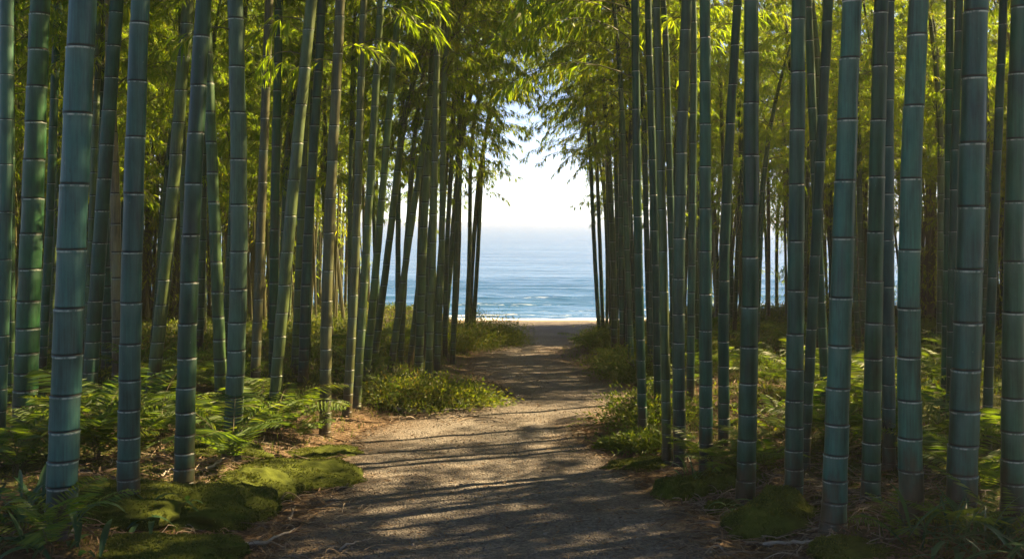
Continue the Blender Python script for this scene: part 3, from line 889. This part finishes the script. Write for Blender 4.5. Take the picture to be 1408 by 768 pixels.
# ------------------------------------------------------------------ moss mounds and stones
def mound(px, py, rx, ry, rz, label, seed, name='moss_mound', cat='moss', rot=0., rock=False, sink=.25):
    rng = np.random.default_rng(seed)
    p = ray(px, py)
    nu, nv = 72, 30
    u = np.arange(nu) / nu * 2 * np.pi; v = np.linspace(0, math.pi * .62, nv)
    UU, VV = np.meshgrid(u, v)
    nx_ = np.sin(VV) * np.cos(UU); ny_ = np.sin(VV) * np.sin(UU); nz_ = np.cos(VV)
    k = 1 + .30 * fbm(nx_ * 1.8 + seed, ny_ * 1.8 + nz_, 71 + seed) + .16 * fbm(nx_ * 5 + seed, ny_ * 5 + nz_ * 2, 75 + seed) + .05 * fbm(nx_ * 16, ny_ * 16 + nz_ * 6, 77)
    k = k * (1 - .0 * VV)
    P = np.stack([nx_ * rx * k, ny_ * ry * k, nz_ * rz * k], -1)
    c, s = math.cos(rot), math.sin(rot)
    P = np.stack([P[..., 0] * c - P[..., 1] * s, P[..., 0] * s + P[..., 1] * c, P[..., 2]], -1)
    i = np.arange(nv - 1)[:, None] * nu; j = np.arange(nu)[None]
    q = np.stack([i + j, i + nu + j, i + nu + (j + 1) % nu, i + (j + 1) % nu], -1).reshape(-1, 4)
    Vt = P.reshape(-1, 3)
    mb = MB(); mb.add(Vt, q, 0, .45 + .25 * fbm(Vt[:, 0] * 9, Vt[:, 1] * 9, 79))
    root = link(name, mb.mesh(name + '_body', [M['rock'] if rock else M['moss']], True), None, (p[0], p[1], p[2] - rz * sink))
    # pile of the moss: thousands of short shoots
    n = int(9000 * min(1.3, rx * ry / .12)) + 2500 + (7000 if rock else 0)
    ui = rng.uniform(0, nu, n); vi = (rng.random(n) ** .7) * (nv - 2) * (.85 if rock else .97)
    a = vi.astype(int) * nu + ui.astype(int) % nu
    b = vi.astype(int) * nu + (ui.astype(int) + 1) % nu; d_ = (vi.astype(int) + 1) * nu + ui.astype(int) % nu
    f1 = (ui % 1)[:, None]; f2 = (vi % 1)[:, None]
    B = Vt[a] + (Vt[b] - Vt[a]) * f1 + (Vt[d_] - Vt[a]) * f2
    N = norm(B / np.array([rx * rx, ry * ry, rz * rz]))
    keep = fbm(B[:, 0] * 5 + seed, B[:, 1] * 5, 87) > -.30
    B = B[keep]; N = N[keep]; n = len(B)
    D = norm(N + rng.normal(0, .55, (n, 3)))
    Lf = rng.uniform(.007, .017, n)
    lv, lq, lr = leaves(B - N * .002, D, Lf, Lf * .42, rng, .1)
    mm = MB(); mm.add(lv, lq, 0, np.clip(lr * .6 + np.repeat(.25 + .35 * fbm(B[:, 0] * 8, B[:, 1] * 8, 83), 4), 0, 1))
    link('moss_pile' if not rock else 'moss_cap', mm.mesh(name + '_pile', [M['mossleaf']]), root)
    tag(root, label, cat)
    return root
M['mossleaf'] = mat_leaf('moss_shoot', [(.1, (.022, .036, .006)), (.5, (.062, .082, .010)), (.85, (.115, .120, .016))], (1.6, 1.5, .5), .3, .8)
MOUNDS = [
 (385, 655, .50, .30, .15, 'long sunlit moss cushion between the grey green bamboo and the path', 1, .2),
 (345, 668, .26, .24, .14, 'rounded moss cushion at the front end of the sunlit one', 2, .6),
 (255, 700, .38, .30, .18, 'large dark moss mound under the white-ringed dark green bamboo', 3, .1),
 (310, 692, .28, .24, .14, 'moss mound sloping to the litter right of the white-ringed bamboo', 4, -.5),
 (205, 765, .42, .26, .12, 'low moss mound in front of the teal bamboo', 5, .2),
 (290, 622, .35, .25, .12, 'shaded moss mound behind the grey green bamboo foot', 6, .0),
 (440, 628, .30, .20, .09, 'sunlit mossy hump at the left border of the path', 7, .5),
 (140, 690, .40, .30, .13, 'dark moss mound between the blue and the teal bamboo', 8, .3),
 (1000, 700, .13, .12, .06, 'small moss tuft left of the dark green bamboo foot', 9, .0),
 (1180, 760, .20, .16, .08, 'small moss mound at the bottom edge in dry straw', 10, .0),
 (1010, 660, .28, .22, .10, 'mossy hump under the sunlit right ferns', 11, .0),
 (890, 640, .30, .14, .07, 'narrow mossy rim at the right corner of the path', 12, .3),
]
for (px, py, rx, ry, rz, lab, sd_, rot) in MOUNDS:
    mound(px, py, rx, ry, rz * .8, lab, sd_, rot=rot)
mound(938, 684, .20, .15, .15, 'dark mossy stone at the right border of the path', 30, 'mossy_rock', 'rock', .2)
mound(1068, 722, .26, .22, .19, 'moss covered stump with straw around it in front of the brown-footed bamboo', 31, 'mossy_stump', 'stump', .0)

# ------------------------------------------------------------------ shrubs near the beach and on the banks
def bush(px, py, rx, ry, rz, label, seed, n=2600, ll=.040, lw=.015, group=None):
    rng = np.random.default_rng(seed)
    p = ray(px, py)
    th = rng.uniform(0, 6.28, n); cz_ = rng.uniform(-.1, 1, n)
    k = (rng.random(n) ** .45) * (1 + .8 * fbm(np.cos(th) * 2.5 + seed, np.sin(th) * 2.5 + cz_ * 3, seed)) * (1 + .12 * rng.normal(0, 1, n))
    sz = np.sqrt(1 - np.clip(cz_, 0, 1) ** 2)
    P = np.stack([sz * np.cos(th) * rx * k, sz * np.sin(th) * ry * k, np.maximum(cz_ * rz * k, 0)], -1)
    D = norm(P / np.array([rx, ry, rz]) + rng.normal(0, .6, (n, 3)) + [0, 0, .3])
    v, q, r = leaves(P, D, ll * rng.uniform(.7, 1.3, n), lw * rng.uniform(.7, 1.3, n), rng, .2)
    mb = MB(); mb.add(v, q, 0, r)
    m2 = int(n * .03); th = rng.uniform(0, 6.28, m2); rr_ = np.sqrt(rng.random(m2))
    el = np.radians(rng.uniform(40, 85, m2))
    v, q, r = strips(np.stack([np.cos(th) * rr_ * rx, np.sin(th) * rr_ * ry, 0 * th], -1), np.stack([np.cos(th) * np.cos(el), np.sin(th) * np.cos(el), np.sin(el)], -1),
                     rz * rng.uniform(.6, 1.3, m2), rng.uniform(.004, .009, m2), rng, 4, rng.uniform(.5, 2.6, m2), 'grass')
    mb.add(v, q, 0, r)
    root = link('shrub', None, None, tuple(p)); root.empty_display_size = .05
    tag(root, label, 'shrub', group)
    link('foliage', mb.mesh('shrub_leaves', [M['cover']]), root)
    st = MB()
    for a in range(9):
        e = np.array([rng.normal(0, rx * .5), rng.normal(0, ry * .5), rz * rng.uniform(.5, .85)])
        st.add(*tube([[0, 0, -.03], e * .5 + [0, 0, .04], e], [.010, .006, .003], 4), 0)
    link('stem', st.mesh('shrub_stem', [M['stalk']]), root)
BUSH = [
 (690, 474, .52, .55, .46, 'round sunlit shrub at the end of the path beside the beach', 1),
 (662, 468, .60, .55, .42, 'sunlit shrub left of the round one beside the far bamboos', 2),
 (628, 478, .70, .6, .40, 'low leafy shrub under the far left bamboos', 3),
 (585, 556, .62, .45, .24, 'tangled brownish shrub on the left bank where the path bends', 4),
 (628, 552, .42, .34, .15, 'green shrub on the tip of the left bank where the path bends', 5),
 (548, 552, .50, .42, .26, 'shadowy shrub below the bamboos on the left bank', 6),
 (872, 500, .50, .6, .20, 'low sunlit shrub at the inner bend right of the path', 7),
 (884, 522, .50, .5, .30, 'leafy shrub in front of the far right bamboos', 8),
 (892, 612, .28, .26, .10, 'fresh green shrub on the right bank next to the slim dark bamboo', 9),
 (848, 616, .16, .12, .05, 'low bright green shrub spilling onto the right of the path', 10),
 (900, 580, .42, .4, .24, 'dark shrub behind the slim bamboo on the right bank', 11),
 (832, 470, .50, .5, .26, 'pale green shrub at the beach end right of the path', 12),
 (870, 478, .7, .6, .40, 'sunlit shrub behind the far right bamboos', 13),
]
for (px, py, rx, ry, rz, lab, sd_) in BUSH:
    bush(px, py, rx, ry, rz, lab, 100 + sd_, int(3000 + 9000 * rx * ry))

# ------------------------------------------------------------------ ground cover, litter, straw, pebbles (nobody could count them)
rg = np.random.default_rng(77)
def scatter(n, d0, d1, pw=1.0, smin=.1, smax=6., both=True, dens=None):
    out = []
    d = d0 + (d1 - d0) * rg.random(n * 4) ** pw
    sgn = rg.choice([-1, 1], n * 4)
    e = np.where(sgn < 0, xl(d), xr(d))
    s = smin + (smax - smin) * rg.random(n * 4) ** 1.4
    x = e + sgn * s
    keep = np.abs(x) < .58 * d + .4
    x, d, s = x[keep], d[keep], s[keep]
    if dens is not None:
        kk = rg.random(len(x)) < dens(x, d, s); x, d, s = x[kk], d[kk], s[kk]
    return x[:n], d[:n], s[:n]
mb = MB()
x, d, s = scatter(9000, 6.6, 24.3, 1.0, .05, 9., dens=lambda x, d, s: np.clip(.25 + fbm(x * .9, d * .9, 91) + sstep(8, 13, d) * .6, 0, 1) * sstep(0, .35, s + .3 * fbm(x * 3, d * 3, 93)))
nper = 7
zz = G(x, d)
P = np.repeat(np.stack([x, d, zz - .005], -1), nper, 0); n = len(P)
P[:, :2] += rg.normal(0, .05, (n, 2))
az = rg.uniform(0, 6.28, n); el = np.radians(rg.uniform(25, 85, n))
D = np.stack([np.cos(az) * np.cos(el), np.sin(az) * np.cos(el), np.sin(el)], -1)
low = np.repeat(.25 + .75 * sstep(.3, 1.2, s), nper)
P = P + D * (rg.random(n) * .10 * low)[:, None]
v, q, r = leaves(P, D, rg.uniform(.05, .13, n) * low, rg.uniform(.012, .03, n) * low, rg, .35)
mb.add(v, q, 0, r)
# grassy blades
x, d, s = scatter(7000, 6.2, 24, 1.0, .03, 5., dens=lambda x, d, s: np.clip(.3 + fbm(x * .7 + 5, d * .7, 95) * 1.3 + sstep(8, 13, d) * .4, 0, 1) * sstep(0, .25, s + .2 * fbm(x * 3, d * 3, 93)))
P = np.repeat(np.stack([x, d, G(x, d) - .005], -1), 4, 0); n = len(P); P[:, :2] += rg.normal(0, .03, (n, 2))
az = rg.uniform(0, 6.28, n); el = np.radians(rg.uniform(50, 88, n))
D = np.stack([np.cos(az) * np.cos(el), np.sin(az) * np.cos(el), np.sin(el)], -1)
v, q, r = strips(P, D, rg.uniform(.06, .20, n) * np.repeat(.4 + .6 * sstep(.2, 1.0, s), 4), rg.uniform(.004, .009, n), rg, 3, rg.uniform(.5, 2.2, n), 'grass')
mb.add(v, q, 0, r)
tag(link('undergrowth', mb.mesh('undergrowth', [M['cover']])), 'low leafy undergrowth covering the forest floor', 'undergrowth', None, 'stuff')

# moss pile on the floor near the front
mb = MB()
x, d, s = scatter(52000, 4.0, 10.5, 1.4, .15, 4.5, dens=lambda x, d, s: sstep(.25, .9, s + .5 * fbm(x * 1.6, d * 1.6, 43)) * sstep(-.25, .25, fbm(x * 1.1 + 7, d * 1.1, 45) + .12))
P = np.stack([x, d, G(x, d) - .002], -1); n = len(P)
D = norm(rg.normal(0, .5, (n, 3)) + [0, 0, 1])
Lf = rg.uniform(.008, .020, n) * (1 + .04 * d)
v, q, r = leaves(P, D, Lf, Lf * .45, rg, .1)
mb.add(v, q, 0, r)
tag(link('moss_carpet', mb.mesh('moss_carpet', [M['mossleaf']])), 'thin carpet of moss on the forest floor', 'moss', None, 'stuff')

# fallen bamboo leaves
mb = MB()
def lay(x, d, lo, hi, wlo, whi, lift=.012):
    n = len(x)
    az = rg.uniform(0, 6.28, n)
    D = np.stack([np.cos(az), np.sin(az), rg.normal(0, .18, n)], -1)
    inside = side(x, d) < .03
    P = np.stack([x, d, G(x, d) + np.where(inside, .013, .004) + rg.random(n) * lift], -1)
    v, q, r = leaves(P, D, rg.uniform(lo, hi, n), rg.uniform(wlo, whi, n), rg, .02)
    mb.add(v, q, 0, r)
x, d, s = scatter(15000, 3.9, 11, 1.5, -.10, 1.5); lay(x, d, .03, .095, .006, .014)
x, d, s = scatter(5000, 4, 14, 1.3, .8, 5); lay(x, d, .04, .12, .008, .018, .03)
n = 5200; d = 3.9 + 12 * rg.random(n) ** 1.6; f = rg.beta(.6, .6, n); x = xl(d) + (xr(d) - xl(d)) * f; lay(x, d, .018, .06, .004, .010, .003)
tag(link('leaf_litter', mb.mesh('leaf_litter', [M['litter']])), 'fallen dry bamboo leaves scattered along the path edges', 'leaf litter', None, 'stuff')

# dry straw and rootlets along both lower corners of the path
mb = MB()
def straw(n, cx0, cx1, d0, d1, lo, hi, w):
    px = rg.uniform(cx0, cx1, n); d = d0 + (d1 - d0) * rg.random(n)
    x = (px - 704) / FPX * d
    az = rg.uniform(0, 6.28, n)
    P = np.stack([x, d, G(x, d) + .012 + rg.random(n) * .02], -1)
    for i in range(n):
        L = rg.uniform(lo, hi); k = 6; a = az[i]; pts = []
        p = P[i].copy()
        for j in range(k):
            pts.append(p.copy()); a += rg.normal(0, .28)
            p[:2] += L / k * np.array([math.cos(a), math.sin(a)])
        pts = np.array(pts); pts[:, 2] = G(pts[:, 0], pts[:, 1]) + .010 + .03 * np.abs(rg.normal(0, .5)) * np.sin(np.linspace(0, math.pi, k)) + rg.random() * .012
        ww = w * rg.uniform(.5, 1.3)
        v, q = tube(pts, np.linspace(ww, ww * .5, k), 4)
        mb.add(v, q, 0, rg.random())
straw(620, 930, 1290, 4.2, 5.6, .06, .30, .0030)
straw(260, 900, 1100, 5.2, 6.6, .05, .20, .0026)
straw(420, 240, 520, 4.2, 6.0, .05, .22, .0026)
straw(160, 60, 330, 4.2, 7.0, .08, .30, .0028)
straw(150, 260, 480, 6.0, 8.0, .08, .35, .0028)
straw(160, 540, 660, 8.2, 9.6, .10, .45, .0035)
straw(160, 1050, 1400, 5.0, 8.0, .10, .35, .0030)
tag(link('straw_litter', mb.mesh('straw_litter', [M['straw']])), 'dry straw and rootlets strewn beside the path', 'straw', None, 'stuff')

# loose stones of the path
mb = MB()
t_ = (1 + 5 ** .5) / 2
ICO = norm(np.array([(-1, t_, 0), (1, t_, 0), (-1, -t_, 0), (1, -t_, 0), (0, -1, t_), (0, 1, t_), (0, -1, -t_), (0, 1, -t_), (t_, 0, -1), (t_, 0, 1), (-t_, 0, -1), (-t_, 0, 1)], float))
ICF = np.array([(0, 11, 5), (0, 5, 1), (0, 1, 7), (0, 7, 10), (0, 10, 11), (1, 5, 9), (5, 11, 4), (11, 10, 2), (10, 7, 6), (7, 1, 8), (3, 9, 4), (3, 4, 2), (3, 2, 6), (3, 6, 8), (3, 8, 9), (4, 9, 5), (2, 4, 11), (6, 2, 10), (8, 6, 7), (9, 8, 1)])
n = 9000; d = 3.9 + 14 * rg.random(n) ** 1.7; f = rg.random(n); x = xl(d) + (xr(d) - xl(d)) * f
sz = .0022 + .0065 * rg.random(n) ** 3
A = ICO[None] * sz[:, None, None] * rg.uniform(.6, 1.3, (n, 1, 3)) * rg.uniform(.8, 1.2, (n, 12, 1))
A[..., 2] *= .7
A += np.stack([x, d, G(x, d) + .012 + sz * .2], -1)[:, None]
F_ = (ICF[None] + (np.arange(n) * 12)[:, None, None]).reshape(-1, 3)
mb.add(A.reshape(-1, 3), F_, 0, np.repeat(rg.random(n), 12))
tag(link('gravel', mb.mesh('gravel', [M['pebble']])), 'loose gravel lying on the path', 'gravel', None, 'stuff')

# ------------------------------------------------------------------ fallen sticks
def stick(pts_px, r, label, seed, lift=.015, group=None):
    rng = np.random.default_rng(seed)
    P = np.array([ray(*p) for p in pts_px]); P[:, 2] += lift + r
    o = P.mean(0)
    n = 12; t = np.linspace(0, len(P) - 1, n)
    Q = np.stack([np.interp(t, range(len(P)), P[:, k]) for k in range(3)], -1) - o
    Q += rng.normal(0, .005, Q.shape)
    v, q = tube(Q, np.linspace(r, r * .45, n) * rng.uniform(.85, 1.15, n), 7)
    mb = MB(); mb.add(v, q, 0, .7 + .2 * rng.random())
    tag(link('fallen_stick', mb.mesh('fallen_stick', [M['stick']], True), None, tuple(o)), label, 'stick', group)
stick([(335, 757), (368, 752), (402, 735)], .010, 'pale curved stick lying on the litter at the lower left of the path', 1)
stick([(399, 722), (402, 712), (405, 702)], .006, 'short pale stick lying just above the curved one', 2)
stick([(281, 654), (298, 645), (310, 638)], .007, 'straight pale stick leaning at the foot of the grey green bamboo', 3, .03)
stick([(221, 664), (232, 655), (242, 648)], .006, 'thin pale stick left of the white-ringed dark green bamboo', 4, .03)
stick([(1050, 755), (1110, 752), (1150, 742)], .009, 'long brown stick in the straw in front of the mossy stump', 5)
stick([(1095, 768), (1104, 757), (1112, 748)], .007, 'pale stick pointing at the brown-footed blue bamboo', 6)
stick([(540, 566), (575, 569), (640, 566)], .016, 'dark dead branch along the tip of the left bank', 7)
stick([(470, 757), (490, 752), (510, 746)], .005, 'crooked thin twig lying on the path at its lower left', 8)

# ------------------------------------------------------------------ the air
bm_v = np.array([(x, y, z) for z in (-8.5, 14.0) for y in (-75., 380.) for x in (-720., 720.)])
bm_f = [np.array([(0, 2, 3, 1), (4, 5, 7, 6), (0, 1, 5, 4), (2, 6, 7, 3), (0, 4, 6, 2), (1, 3, 7, 5)])]
hm = bpy.data.materials.new('haze_air'); hm.use_nodes = True
hn = hm.node_tree
for n_ in list(hn.nodes): hn.nodes.remove(n_)
pv = hn.nodes.new('ShaderNodeVolumePrincipled'); ho = hn.nodes.new('ShaderNodeOutputMaterial')
pv.inputs['Color'].default_value = (.97, .94, .86, 1)
pv.inputs['Density'].default_value = HAZE
pv.inputs['Anisotropy'].default_value = .3
hn.links.new(pv.outputs[0], ho.inputs['Volume'])
tag(link('haze', mk_mesh('haze', bm_v, bm_f, [hm])), 'thin sunlit haze in the air', None, None, 'stuff')
